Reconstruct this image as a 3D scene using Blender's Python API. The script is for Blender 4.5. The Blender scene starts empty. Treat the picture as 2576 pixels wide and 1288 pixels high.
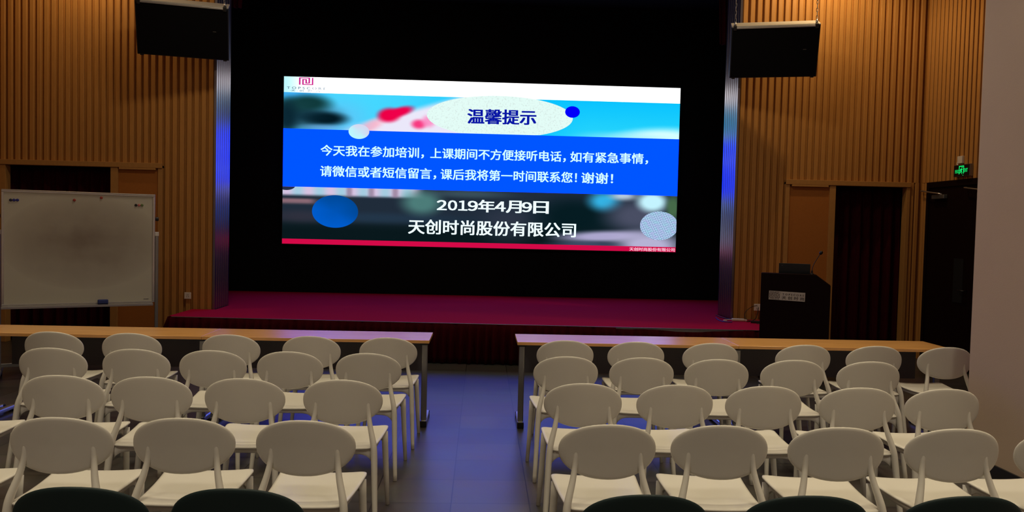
import bpy, bmesh, math, random
from mathutils import Vector, Matrix
random.seed(7)
sc = bpy.context.scene
COL = sc.collection

# ------------------------------------------------------------------ camera
CAM_H = 1.70
F_PX = 2000.0
yaw, pitch, roll = math.radians(2.2), math.radians(2.15), 0.0232
fw = Vector((math.sin(yaw) * math.cos(pitch), math.cos(yaw) * math.cos(pitch), -math.sin(pitch)))
r0 = Vector((math.cos(yaw), -math.sin(yaw), 0))
u0 = r0.cross(fw)
R = r0 * math.cos(roll) + u0 * math.sin(roll)
U = u0 * math.cos(roll) - r0 * math.sin(roll)
cam = bpy.data.cameras.new('camera')
cam.sensor_fit = 'HORIZONTAL'
cam.sensor_width = 36.0
cam.lens = 36.0 * F_PX / 2576.0
cam.clip_start = 0.05
co = bpy.data.objects.new('camera', cam)
COL.objects.link(co)
M = Matrix((R, U, -fw)).transposed().to_4x4()
M.translation = Vector((0, 0, CAM_H))
co.matrix_world = M
sc.camera = co

# ------------------------------------------------------------------ world, exposure, room lights and added fills
w = bpy.data.worlds.new('world')
sc.world = w
w.use_nodes = True
w.node_tree.nodes['Background'].inputs[0].default_value = (1.0, 0.8, 0.6, 1)
w.node_tree.nodes['Background'].inputs[1].default_value = 0.0
sc.view_settings.view_transform = 'Standard'
sc.view_settings.look = 'None'
sc.view_settings.exposure = 0.0
sc.view_settings.gamma = 1.0
sc.view_settings.use_curve_mapping = False

def area(name, loc, size, power, col, rot=(0, 0, 0), spread=180):
    l = bpy.data.lights.new(name, 'AREA')
    l.shape = 'RECTANGLE'
    l.size, l.size_y = size
    l.energy = power
    l.color = col
    l.spread = math.radians(spread)
    o = bpy.data.objects.new(name, l)
    o.location = loc
    o.rotation_euler = rot
    COL.objects.link(o)
    return o

def spot(name, loc, target, power, col, angle, blend=0.8, radius=0.06):
    l = bpy.data.lights.new(name, 'SPOT')
    l.energy = power
    l.color = col
    l.spot_size = math.radians(angle)
    l.spot_blend = blend
    l.shadow_soft_size = radius
    o = bpy.data.objects.new(name, l)
    o.location = loc
    o.rotation_euler = (Vector(target) - Vector(loc)).to_track_quat('-Z', 'Y').to_euler()
    COL.objects.link(o)
    return o

WARM = (1.0, 0.85, 0.56)
for lx in (-3.6, -1.2, 1.2, 3.2):
    for ly in (1.9, 3.4, 4.9, 6.4):
        area('ceiling_panel_light', (lx, ly, 5.3), (0.6, 0.6), 5.6, WARM, spread=62)
for lx in (-2.6, 2.2):
    area('rear_fill_light', (lx, 0.2, 5.3), (0.6, 0.6), 46, (1.0, 0.88, 0.70))  # added fill, no known fixture: brightens the chair backs
    area('front_fill_light', (lx, 8.2, 5.3), (0.6, 0.6), 30, (1.0, 0.84, 0.60))  # extra wide fill added to lift the stage carpet
spot('wall_washer_light', (4.5, 9.85, 5.4), (4.5, 10.8, 2.2), 98, (1.0, 0.71, 0.36), 168, 0.6)
spot('wall_washer_light', (-5.1, 10.1, 5.35), (-5.0, 10.8, 2.2), 48, (1.0, 0.68, 0.34), 168, 0.6)

# ------------------------------------------------------------------ materials
def lin(c):
    out = []
    for v in c[:3]:
        v = v / 255.0
        out.append(v / 12.92 if v <= 0.04045 else ((v + 0.055) / 1.055) ** 2.4)
    return tuple(out)

def nmat(name):
    m = bpy.data.materials.new(name)
    m.use_nodes = True
    nt = m.node_tree
    return m, nt, nt.nodes['Principled BSDF']

def plain(name, c, rough=0.5, metal=0.0, var=0.06, scale=30.0, spec=0.5, bump=0.0, bscale=200.0, stretch=None):
    m, nt, b = nmat(name)
    b.inputs['Roughness'].default_value = rough
    b.inputs['Metallic'].default_value = metal
    b.inputs['Specular IOR Level'].default_value = spec
    tc = nt.nodes.new('ShaderNodeTexCoord')
    src = tc.outputs['Object']
    if stretch:
        mp = nt.nodes.new('ShaderNodeMapping')
        mp.inputs['Scale'].default_value = stretch
        nt.links.new(src, mp.inputs['Vector'])
        src = mp.outputs['Vector']
    n = nt.nodes.new('ShaderNodeTexNoise')
    n.inputs['Scale'].default_value = scale
    n.inputs['Detail'].default_value = 4
    nt.links.new(src, n.inputs['Vector'])
    mx = nt.nodes.new('ShaderNodeMix')
    mx.data_type = 'RGBA'
    mx.inputs['A'].default_value = (*[v * (1 - var) for v in c], 1)
    mx.inputs['B'].default_value = (*[min(1, v * (1 + var)) for v in c], 1)
    nt.links.new(n.outputs['Fac'], mx.inputs['Factor'])
    nt.links.new(mx.outputs['Result'], b.inputs['Base Color'])
    if bump:
        n2 = nt.nodes.new('ShaderNodeTexNoise')
        n2.inputs['Scale'].default_value = bscale
        nt.links.new(src, n2.inputs['Vector'])
        bp = nt.nodes.new('ShaderNodeBump')
        bp.inputs['Strength'].default_value = bump
        bp.inputs['Distance'].default_value = 0.003
        nt.links.new(n2.outputs['Fac'], bp.inputs['Height'])
        nt.links.new(bp.outputs['Normal'], b.inputs['Normal'])
    return m

def glow(name, c, gain=1.0):
    m, nt, b = nmat(name)
    b.inputs['Base Color'].default_value = (0.0, 0.0, 0.0, 1)
    b.inputs['Specular IOR Level'].default_value = 0.0
    b.inputs['Roughness'].default_value = 0.6
    b.inputs['Emission Color'].default_value = (*c, 1)
    b.inputs['Emission Strength'].default_value = gain
    return m

def glow_attr(name, gain=1.0):
    m, nt, b = nmat(name)
    b.inputs['Base Color'].default_value = (0.0, 0.0, 0.0, 1)
    b.inputs['Specular IOR Level'].default_value = 0.0
    b.inputs['Roughness'].default_value = 0.6
    a = nt.nodes.new('ShaderNodeAttribute')
    a.attribute_name = 'Col'
    nt.links.new(a.outputs['Color'], b.inputs['Emission Color'])
    b.inputs['Emission Strength'].default_value = gain
    return m

MT = {}
MT['white_plastic'] = plain('white_plastic', (0.71, 0.68, 0.61), 0.42, var=0.02, scale=12, spec=0.35)
MT['teal_plastic'] = plain('dark_teal_plastic', (0.012, 0.026, 0.027), 0.5, var=0.05, scale=12, spec=0.3)
MT['slat_wood'] = plain('slat_wood', (0.48, 0.228, 0.060), 0.55, var=0.16, scale=9, spec=0.2, stretch=(6, 6, 0.7))
MT['panel_wood'] = plain('orange_panel_wood', (0.40, 0.145, 0.030), 0.6, var=0.10, scale=40, spec=0.2)
MT['trim_wood'] = plain('trim_wood', (0.44, 0.22, 0.065), 0.55, var=0.12, scale=9, spec=0.2, stretch=(4, 4, 1.5))
MT['groove'] = plain('groove_backing', (0.40, 0.185, 0.048), 0.8, var=0.1, spec=0.1)
MT['black_wall'] = plain('black_stage_wall', (0.006, 0.006, 0.007), 0.9, var=0.2, spec=0.05)
MT['fluted_metal'] = plain('fluted_aluminium', (0.29, 0.24, 0.25), 0.33, metal=1.0, var=0.04, scale=20, stretch=(8, 8, 0.3))
MT['door_dark'] = plain('dark_door_veneer', (0.009, 0.003, 0.0025), 0.6, var=0.2, scale=20, spec=0.08, stretch=(5, 5, 0.6))
MT['lectern_wood'] = plain('dark_lectern_veneer', (0.010, 0.003, 0.003), 0.6, var=0.2, scale=20, spec=0.08, stretch=(5, 5, 0.6))
MT['cream_wall'] = plain('cream_plaster', (0.62, 0.48, 0.37), 0.85, var=0.04, scale=3, spec=0.2, bump=0.15, bscale=160)
MT['ceiling'] = plain('ceiling_paint', (0.25, 0.22, 0.19), 0.9, var=0.03)
MT['skirting'] = plain('black_skirting', (0.012, 0.011, 0.011), 0.5)
MT['carpet'] = plain('red_carpet', (0.45, 0.007, 0.046), 0.95, var=0.22, scale=90, spec=0.05, bump=0.5, bscale=500)
MT['velvet'] = plain('dark_red_velvet', (0.046, 0.002, 0.005), 0.9, var=0.25, scale=10, spec=0.05, stretch=(5, 5, 0.5))
MT['velvet_dim'] = plain('maroon_curtain_velvet', (0.036, 0.002, 0.005), 0.9, var=0.6, scale=10, spec=0.05, stretch=(5, 5, 0.5))
MT['alu'] = plain('brushed_aluminium', (0.62, 0.60, 0.57), 0.32, metal=0.9, var=0.05)
MT['steel'] = plain('grey_steel', (0.30, 0.30, 0.29), 0.35, metal=0.8, var=0.05)
MT['black_plastic'] = plain('black_plastic', (0.008, 0.008, 0.009), 0.45, var=0.1)
MT['grille'] = plain('black_speaker_grille', (0.003, 0.003, 0.004), 0.75, var=0.3, scale=400, spec=0.1)
MT['pale_top'] = plain('pale_cabinet_top', (0.50, 0.46, 0.39), 0.6, var=0.08, scale=8)
MT['badge_grey'] = plain('dull_grey_badge', (0.05, 0.045, 0.04), 0.6)
MT['tape'] = plain('grey_tape', (0.30, 0.28, 0.27), 0.6, var=0.2, scale=14)
MT['modesty'] = plain('charcoal_mesh_panel', (0.105, 0.100, 0.102), 0.6, var=0.25, scale=300, spec=0.3)
MT['white_abs'] = plain('white_socket_plastic', (0.75, 0.70, 0.62), 0.4, var=0.02)
MT['blue_foam'] = plain('blue_eraser', (0.03, 0.045, 0.20), 0.6)
MT['m_navy'] = plain('navy_magnet', (0.012, 0.012, 0.05), 0.35)
MT['m_blue'] = plain('blue_magnet', (0.03, 0.03, 0.28), 0.35)
MT['m_red'] = plain('red_magnet', (0.42, 0.05, 0.03), 0.35)
MT['m_pink'] = plain('pink_magnet', (0.60, 0.16, 0.16), 0.35)
MT['m_green'] = plain('green_magnet', (0.15, 0.22, 0.07), 0.35)
MT['m_black'] = plain('black_magnet', (0.01, 0.008, 0.008), 0.35)
MT['label_plate'] = plain('silver_label', (0.62, 0.56, 0.52), 0.5, metal=0.0, var=0.05)
MT['ink'] = plain('dark_ink', (0.03, 0.015, 0.012), 0.6)
MT['maroon_ink'] = plain('maroon_ink', (0.04, 0.006, 0.006), 0.6)
MT['blue_cable'] = plain('blue_cable', (0.03, 0.05, 0.35), 0.5)
MT['glass_dark'] = plain('dark_vision_glass', (0.02, 0.02, 0.022), 0.12, var=0.05)

def table_wood():
    m, nt, b = nmat('beech_laminate')
    b.inputs['Roughness'].default_value = 0.24
    b.inputs['Specular IOR Level'].default_value = 0.65
    tc = nt.nodes.new('ShaderNodeTexCoord')
    mp = nt.nodes.new('ShaderNodeMapping')
    mp.inputs['Scale'].default_value = (1.0, 14, 14)
    n = nt.nodes.new('ShaderNodeTexNoise')
    n.inputs['Scale'].default_value = 3.5
    n.inputs['Detail'].default_value = 5
    cr = nt.nodes.new('ShaderNodeValToRGB')
    cr.color_ramp.elements[0].position = 0.3
    cr.color_ramp.elements[0].color = (0.66, 0.33, 0.095, 1)
    cr.color_ramp.elements[1].position = 0.7
    cr.color_ramp.elements[1].color = (0.80, 0.42, 0.13, 1)
    nt.links.new(tc.outputs['Object'], mp.inputs['Vector'])
    nt.links.new(mp.outputs['Vector'], n.inputs['Vector'])
    nt.links.new(n.outputs['Fac'], cr.inputs['Fac'])
    nt.links.new(cr.outputs['Color'], b.inputs['Base Color'])
    return m
MT['table_wood'] = table_wood()

def floor_tiles():
    m, nt, b = nmat('grey_stone_tiles')
    tc = nt.nodes.new('ShaderNodeTexCoord')
    mp = nt.nodes.new('ShaderNodeMapping')
    mp.inputs['Location'].default_value = (0.153 + 0.478 * 40, -5.256 + 0.447 * 40, 0)
    br = nt.nodes.new('ShaderNodeTexBrick')
    br.offset = 0.0
    br.squash = 1.0
    br.inputs['Scale'].default_value = 1.0
    br.inputs['Brick Width'].default_value = 0.478
    br.inputs['Row Height'].default_value = 0.447
    br.inputs['Mortar Size'].default_value = 0.0038
    br.inputs['Mortar Smooth'].default_value = 0.3
    br.inputs['Bias'].default_value = 0.0
    br.inputs['Color1'].default_value = (0.062, 0.054, 0.048, 1)
    br.inputs['Color2'].default_value = (0.094, 0.084, 0.076, 1)
    br.inputs['Mortar'].default_value = (0.012, 0.011, 0.010, 1)
    n = nt.nodes.new('ShaderNodeTexNoise')
    n.inputs['Scale'].default_value = 3.0
    n.inputs['Detail'].default_value = 8
    mul = nt.nodes.new('ShaderNodeMix')
    mul.data_type = 'RGBA'
    mul.blend_type = 'MULTIPLY'
    mul.inputs['Factor'].default_value = 0.5
    nt.links.new(tc.outputs['Object'], mp.inputs['Vector'])
    nt.links.new(mp.outputs['Vector'], br.inputs['Vector'])
    nt.links.new(tc.outputs['Object'], n.inputs['Vector'])
    nt.links.new(br.outputs['Color'], mul.inputs['A'])
    nt.links.new(n.outputs['Color'], mul.inputs['B'])
    nt.links.new(mul.outputs['Result'], b.inputs['Base Color'])
    mr = nt.nodes.new('ShaderNodeMapRange')
    mr.inputs['To Min'].default_value = 0.32
    mr.inputs['To Max'].default_value = 0.38
    nt.links.new(n.outputs['Fac'], mr.inputs['Value'])
    nt.links.new(mr.outputs['Result'], b.inputs['Roughness'])
    b.inputs['Specular IOR Level'].default_value = 1.0
    return m
MT['floor'] = floor_tiles()

def whiteboard_mat():
    # enamel with smeared marker residue in the middle of the writing area
    m, nt, b = nmat('smudged_white_enamel')
    b.inputs['Roughness'].default_value = 0.22
    tc = nt.nodes.new('ShaderNodeTexCoord')
    n = nt.nodes.new('ShaderNodeTexNoise')
    n.inputs['Scale'].default_value = 4.5
    n.inputs['Detail'].default_value = 7
    mp = nt.nodes.new('ShaderNodeMapping')
    mp.inputs['Location'].default_value = (-0.76, 0, -0.70)
    mp.inputs['Scale'].default_value = (1 / 0.74, 0, 1 / 0.46)
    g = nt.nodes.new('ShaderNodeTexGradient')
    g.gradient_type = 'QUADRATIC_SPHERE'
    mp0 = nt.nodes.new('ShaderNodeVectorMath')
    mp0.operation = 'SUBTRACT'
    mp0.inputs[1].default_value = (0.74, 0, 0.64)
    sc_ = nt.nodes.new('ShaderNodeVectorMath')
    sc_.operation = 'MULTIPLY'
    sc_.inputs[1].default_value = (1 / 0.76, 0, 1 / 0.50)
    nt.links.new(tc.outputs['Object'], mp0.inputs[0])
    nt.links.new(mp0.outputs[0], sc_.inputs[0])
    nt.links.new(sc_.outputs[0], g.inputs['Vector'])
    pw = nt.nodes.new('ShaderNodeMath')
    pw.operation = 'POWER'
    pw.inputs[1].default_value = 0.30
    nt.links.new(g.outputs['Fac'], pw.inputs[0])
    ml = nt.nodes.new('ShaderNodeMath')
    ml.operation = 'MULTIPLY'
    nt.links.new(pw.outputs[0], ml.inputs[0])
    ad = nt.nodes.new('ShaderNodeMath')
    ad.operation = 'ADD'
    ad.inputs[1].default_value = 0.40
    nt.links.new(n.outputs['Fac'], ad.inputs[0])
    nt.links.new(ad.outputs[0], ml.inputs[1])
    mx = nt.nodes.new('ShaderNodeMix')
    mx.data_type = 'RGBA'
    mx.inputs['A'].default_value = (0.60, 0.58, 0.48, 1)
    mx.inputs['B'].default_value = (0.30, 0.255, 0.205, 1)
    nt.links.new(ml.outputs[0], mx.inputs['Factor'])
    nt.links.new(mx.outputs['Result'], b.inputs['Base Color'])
    nt.nodes.remove(mp)
    return m
MT['board'] = whiteboard_mat()

# ------------------------------------------------------------------ mesh helpers
def bx(bm, x0, x1, y0, y1, z0, z1, mat=None):
    vs = [bm.verts.new((x, y, z)) for z in (z0, z1) for y in (y0, y1) for x in (x0, x1)]
    if mat is not None:
        for v in vs:
            v.co = mat @ v.co
    for f in ((0, 2, 3, 1), (4, 5, 7, 6), (0, 1, 5, 4), (2, 6, 7, 3), (0, 4, 6, 2), (1, 3, 7, 5)):
        bm.faces.new([vs[i] for i in f])
    return vs

def prism(bm, pts, axis, a, b):
    # polygon pts (2-D) extruded along an axis between a and b
    def P(p, t):
        return {'x': (t, p[0], p[1]), 'y': (p[0], t, p[1]), 'z': (p[0], p[1], t)}[axis]
    A = [bm.verts.new(P(p, a)) for p in pts]
    B = [bm.verts.new(P(p, b)) for p in pts]
    n = len(pts)
    for i in range(n):
        bm.faces.new((A[i], A[(i + 1) % n], B[(i + 1) % n], B[i]))
    bm.faces.new(A[::-1])
    bm.faces.new(B)

def tube(bm, pts, radii, seg=10, cap=True, ry=None):
    # sweep along pts; radii (x) and ry (other axis) give an oval section
    pts = [Vector(p) for p in pts]
    if not isinstance(radii, (list, tuple)):
        radii = [radii] * len(pts)
    if ry is None:
        ry = radii
    rings = []
    ref = None
    for i, p in enumerate(pts):
        t = (pts[min(i + 1, len(pts) - 1)] - pts[max(i - 1, 0)]).normalized()
        if ref is None:
            ref = Vector((1, 0, 0)) if abs(t.x) < 0.8 else Vector((0, 1, 0))
        a = (ref - t * ref.dot(t)).normalized()
        ref = a
        b = t.cross(a)
        rings.append([bm.verts.new(p + a * radii[i] * math.cos(k * 2 * math.pi / seg) + b * ry[i] * math.sin(k * 2 * math.pi / seg)) for k in range(seg)])
    for i in range(len(rings) - 1):
        for k in range(seg):
            bm.faces.new((rings[i][k], rings[i][(k + 1) % seg], rings[i + 1][(k + 1) % seg], rings[i + 1][k]))
    if cap:
        bm.faces.new(rings[0][::-1])
        bm.faces.new(rings[-1])

def lathe(bm, prof, seg=16, mat=None):
    rings = []
    for r, z in prof:
        ring = []
        for k in range(seg):
            a = 2 * math.pi * k / seg
            v = Vector((r * math.cos(a), r * math.sin(a), z))
            ring.append(bm.verts.new(mat @ v if mat is not None else v))
        rings.append(ring)
    for i in range(len(rings) - 1):
        for k in range(seg):
            bm.faces.new((rings[i][k], rings[i][(k + 1) % seg], rings[i + 1][(k + 1) % seg], rings[i + 1][k]))
    bm.faces.new(rings[0][::-1])
    bm.faces.new(rings[-1])

def smoothpath(pts, n=6):
    P = [Vector(p) for p in pts]
    out = []
    for i in range(len(P) - 1):
        p0, p1, p2, p3 = P[max(i - 1, 0)], P[i], P[i + 1], P[min(i + 2, len(P) - 1)]
        for k in range(n):
            t = k / n
            out.append(0.5 * ((2 * p1) + (p2 - p0) * t + (2 * p0 - 5 * p1 + 4 * p2 - p3) * t * t + (3 * p1 - p0 - 3 * p2 + p3) * t ** 3))
    out.append(P[-1])
    return out

def obj(name, bm, mat, parent=None, smooth=False, bevel=0.0, kind=None, loc=None, rot=None):
    bmesh.ops.recalc_face_normals(bm, faces=bm.faces)
    me = bpy.data.meshes.new(name)
    bm.to_mesh(me)
    bm.free()
    if smooth:
        for p in me.polygons:
            p.use_smooth = True
    me.materials.append(MT[mat] if isinstance(mat, str) else mat)
    o = bpy.data.objects.new(name, me)
    COL.objects.link(o)
    if parent is not None:
        o.parent = parent
    if loc is not None:
        o.location = loc
    if rot is not None:
        o.rotation_euler = rot
    if bevel:
        md = o.modifiers.new('bevel', 'BEVEL')
        md.width = bevel
        md.segments = 2
        md.limit_method = 'ANGLE'
        md.angle_limit = math.radians(50)
    if kind:
        o['kind'] = kind
    return o

def box(name, x0, x1, y0, y1, z0, z1, mat, parent=None, bevel=0.0, kind=None):
    bm = bmesh.new()
    bx(bm, x0, x1, y0, y1, z0, z1)
    return obj(name, bm, mat, parent, bevel=bevel, kind=kind)

def thing(name, label, cat, loc=(0, 0, 0), rotz=0.0, group=None):
    o = bpy.data.objects.new(name, None)
    o.empty_display_size = 0.1
    COL.objects.link(o)
    o.location = loc
    o.rotation_euler = (0, 0, rotz)
    tag(o, label, cat, group)
    return o

def tag(o, label, cat, group=None):
    o['label'] = label
    o['category'] = cat
    if group:
        o['group'] = group
    return o

def text_mesh(s):
    cu = bpy.data.curves.new('lettering', 'FONT')
    cu.body = s
    cu.size = 1.0
    cu.resolution_u = 3
    tmp = bpy.data.objects.new('lettering', cu)
    COL.objects.link(tmp)
    bpy.context.view_layer.update()
    dg = bpy.context.evaluated_depsgraph_get()
    me = bpy.data.meshes.new_from_object(tmp.evaluated_get(dg))
    bpy.data.objects.remove(tmp)
    bpy.data.curves.remove(cu)
    return me

def lettering(name, s, x0, x1, zc0, zc1, h, mat, parent, fy=0.0, bold=0.0, thick=0.0, fit_adv=False):
    # text standing in the xz plane, facing -y, fitted to the given box; zc0/zc1 are the centre heights at both ends
    me = text_mesh(s)
    xs = [v.co.x for v in me.vertices]
    ys = [v.co.y for v in me.vertices]
    ax, bx_, ay, by = min(xs), max(xs), min(ys), max(ys)
    # heavier strokes: the same outline laid down a few times, slightly shifted
    vs, fs, base = [], [], 0
    shifts = [(0, 0)] if not bold else [(bold * i, bold * 0.5 * j) for i in (-1, 0, 1) for j in (-1, 1)]
    for q, (dx, dy) in enumerate(shifts):
        for v in me.vertices:
            u = (v.co.x + dx - ax) / (bx_ - ax)
            t = (v.co.y + dy - ay) / (by - ay) - 0.5
            vs.append((x0 + u * (x1 - x0), fy - 0.00012 * q, zc0 + (zc1 - zc0) * u + t * h))
        for p in me.polygons:
            fs.append([base + i for i in p.vertices])
        base += len(me.vertices)
    bpy.data.meshes.remove(me)
    me = bpy.data.meshes.new(name)
    me.from_pydata(vs, [], fs)
    me.materials.append(MT[mat] if isinstance(mat, str) else mat)
    o = bpy.data.objects.new(name, me)
    COL.objects.link(o)
    o.parent = parent
    if thick:
        md = o.modifiers.new('thick', 'SOLIDIFY')
        md.thickness = thick
        md.offset = 0
    return o

# ------------------------------------------------------------------ the room shell
WALL_Y = 10.80          # front of the slats beside the stage
XL, XR = -3.57, 3.445   # stage opening
CZ = 5.5                # ceiling
box('floor', -7.2, 7.2, -2.5, 14.2, -0.10, 0.0, 'floor', kind='structure')
box('ceiling', -7.2, 7.2, -2.5, 14.2, CZ, CZ + 0.1, 'ceiling', kind='structure')

def slats(bm, x0, x1, z0, z1, pitch, width, y_front, depth):
    n = int(round((x1 - x0) / pitch))
    p = (x1 - x0) / n
    for i in range(n):
        c = x0 + (i + 0.5) * p
        h = width * p / pitch / 2
        e = 0.006
        prism(bm, [(c - h, y_front + depth), (c - h, y_front + e), (c - h + e, y_front), (c + h - e, y_front), (c + h, y_front + e), (c + h, y_front + depth)], 'z', z0, z1)

def front_wall(name, regions, backs, panel, frame, header):
    bm = bmesh.new()
    for (x0, x1, z0, z1) in backs:
        bx(bm, x0, x1, WALL_Y + 0.055, WALL_Y + 0.14, z0, z1)
    wall = obj(name, bm, 'groove', kind='structure')
    bm = bmesh.new()
    for (x0, x1, z0, z1) in regions:
        slats(bm, x0, x1, z0, z1, 0.095, 0.059, WALL_Y + 0.024, 0.034)
    obj('wood_slats', bm, 'slat_wood', wall)
    x0, x1, z1 = panel
    obj_p = box('recessed_panel', x0, x1, WALL_Y + 0.03, WALL_Y + 0.058, 0.0, z1, 'panel_wood', wall)
    bm = bmesh.new()
    for (a, b, c, d) in frame:
        bx(bm, a, b, WALL_Y + 0.002, WALL_Y + 0.12, c, d)
    obj('door_surround', bm, 'trim_wood', wall, bevel=0.004)
    bm = bmesh.new()
    for (a, b, c, d) in header:
        bx(bm, a, b, WALL_Y - 0.012, WALL_Y + 0.10, c, d)
    obj('header_rail', bm, 'trim_wood', wall, bevel=0.004)
    return wall

front_wall('wall_front_left',
           [(-4.27, XL - 0.032, 0.0, CZ), (-6.60, -4.27, 2.43, CZ)],
           [(-4.30, XL - 0.032, 0.0, CZ), (-6.60, -4.30, 2.38, CZ), (-4.90, -4.30, 0, 2.38), (-6.60, -6.36, 0, 2.38)],
           (-4.86, -4.335, 2.345),
           [(-4.955, -4.86, 0.0, 2.36), (-4.335, -4.275, 0.0, 2.40), (-6.60, -6.32, 0, 2.36)],
           [(-6.60, -4.275, 2.362, 2.43), (-4.84, -4.36, 2.335, 2.362)])
front_wall('wall_front_right',
           [(XR + 0.032, 4.15, 0.0, CZ), (4.15, 6.05, 2.43, CZ)],
           [(XR + 0.032, 4.18, 0.0, CZ), (4.18, 6.10, 2.38, CZ), (4.18, 4.80, 0, 2.38), (5.90, 6.10, 0, 2.38)],
           (4.215, 4.775, 2.345),
           [(4.155, 4.215, 0.0, 2.40), (4.775, 4.86, 0.0, 2.36), (5.855, 5.905, 0.0, 2.36)],
           [(4.155, 5.905, 2.362, 2.43), (4.24, 4.75, 2.335, 2.362)])
# slatted strip between the curtained doorway and the corner
bm = bmesh.new()
slats(bm, 5.905, 6.05, 0.0, 2.43, 0.072, 0.052, WALL_Y + 0.024, 0.034)
obj('corner_slats', bm, 'slat_wood', bpy.data.objects['wall_front_right'])

# right side wall, slatted above the double door
RX = 6.05
bm = bmesh.new()
bx(bm, RX + 0.055, RX + 0.14, 5.7, WALL_Y + 0.14, 2.42, CZ)
bx(bm, RX + 0.055, RX + 0.14, 10.66, WALL_Y + 0.14, 0, 2.42)
bx(bm, RX + 0.055, RX + 0.14, 5.7, 8.58, 0, 2.42)
wr = obj('wall_right', bm, 'groove', kind='structure')
bm = bmesh.new()
def yslats(y0, y1, z0, z1, pitch=0.095, width=0.066):
    n = int(round((y1 - y0) / pitch))
    p = (y1 - y0) / n
    for i in range(n):
        c = y0 + (i + 0.5) * p
        h = width / 2
        e = 0.006
        prism(bm, [(RX + 0.06, c - h), (RX + e, c - h), (RX, c - h + e), (RX, c + h - e), (RX + e, c + h), (RX + 0.06, c + h)], 'z', z0, z1)
yslats(5.8, 10.79, 2.425, CZ)
yslats(10.66, 10.79, 0.0, 2.42, 0.065, 0.05)
obj('wood_slats', bm, 'slat_wood', wr)

# dark double door in the right wall
bm = bmesh.new()
bx(bm, RX - 0.005, RX + 0.10, 10.60, 10.655, 0, 2.42)
bx(bm, RX - 0.005, RX + 0.10, 8.58, 8.635, 0, 2.42)
bx(bm, RX - 0.005, RX + 0.10, 8.635, 10.60, 2.345, 2.42)
d1 = obj('door_1', bm, 'door_dark', kind='structure', bevel=0.004)
for (a, b) in ((9.622, 10.598), (8.637, 9.618)):
    leaf = box('door_leaf', RX + 0.012, RX + 0.06, a, b, 0.008, 2.343, 'door_dark', d1, bevel=0.003)
    ym = (a + b) / 2 - 0.24
    box('vision_panel', RX + 0.006, RX + 0.014, ym - 0.10, ym + 0.10, 0.86, 1.42, 'glass_dark', leaf)
    bm = bmesh.new()
    bx(bm, RX - 0.045, RX + 0.012, b - 0.42, b - 0.14, 2.19, 2.245)
    cl = obj('door_closer', bm, 'steel', leaf, bevel=0.008)
    bm = bmesh.new()
    tube(bm, [(RX - 0.03, b - 0.36, 2.25), (RX - 0.06, b - 0.30, 2.262), (RX - 0.05, b + 0.11, 2.31), (RX - 0.012, b + 0.13, 2.315)], 0.010, 8)
    obj('closer_arm', bm, 'alu', cl, smooth=True)
    bm = bmesh.new()
    tube(bm, [(RX + 0.01, a + 0.06, 1.02), (RX - 0.045, a + 0.06, 1.02), (RX - 0.045, a + 0.17, 1.02)], 0.010, 8)
    obj('door_handle', bm, 'black_plastic', leaf, smooth=True)

# cream wall projecting on the right of the audience
bm = bmesh.new()
bx(bm, 3.64, 7.2, -2.4, 5.74, 0.0, CZ)
obj('wall_pier', bm, 'cream_wall', kind='structure')
bm = bmesh.new()
bx(bm, 3.625, 3.64, -2.4, 5.755, 0.0, 0.10)
bx(bm, 3.64, 6.10, 5.74, 5.755, 0.0, 0.10)
obj('baseboard_pier', bm, 'skirting', kind='structure')

# remaining enclosure: left and rear walls, stage house
box('wall_left', -6.75, -6.60, -2.5, 14.0, 0, CZ, 'trim_wood', kind='structure')
box('wall_rear', -6.6, 3.64, -2.5, -2.4, 0, CZ, 'cream_wall', kind='structure')
box('wall_back', -6.6, 6.2, 13.68, 13.8, 0, CZ, 'black_wall', kind='structure')
box('wall_stage_left', -4.72, -4.60, 11.45, 13.68, 0, CZ, 'black_wall', kind='structure')
box('wall_stage_right', 4.50, 4.62, 11.45, 13.68, 0, CZ, 'black_wall', kind='structure')
box('wall_stage_ceiling', -4.60, 4.50, 11.45, 13.68, CZ - 0.06, CZ - 0.002, 'black_wall', kind='structure')
for sx, xa, xb in ((-1, -4.60, XL - 0.10), (1, XR + 0.10, 4.50)):
    box('wall_stage_return', xa, xb, 11.405, 11.45, 0.492, CZ - 0.06, 'black_wall', kind='structure')

# fluted metal reveals of the stage opening
for idx, X, s in ((1, XL, -1), (2, XR, 1)):
    bm = bmesh.new()
    y0, y1, n = WALL_Y - 0.004, 11.40, 7
    p = (y1 - y0) / n
    prof = []
    for i in range(n):
        a = y0 + i * p
        g, e = 0.16 * p, 0.020
        prof += [(X, a + 0.004), (X, a + p - g - 0.004), (X + s * 0.006, a + p - g), (X + s * e, a + p - g + 0.004), (X + s * e, a + p - 0.004), (X + s * 0.006, a + p)]
    prof += [(X + s * 0.03, y1), (X + s * 0.03, y0)]
    prism(bm, prof, 'z', 0.0, CZ)
    obj('trim_%d' % idx, bm, 'fluted_metal', kind='structure')

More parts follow.
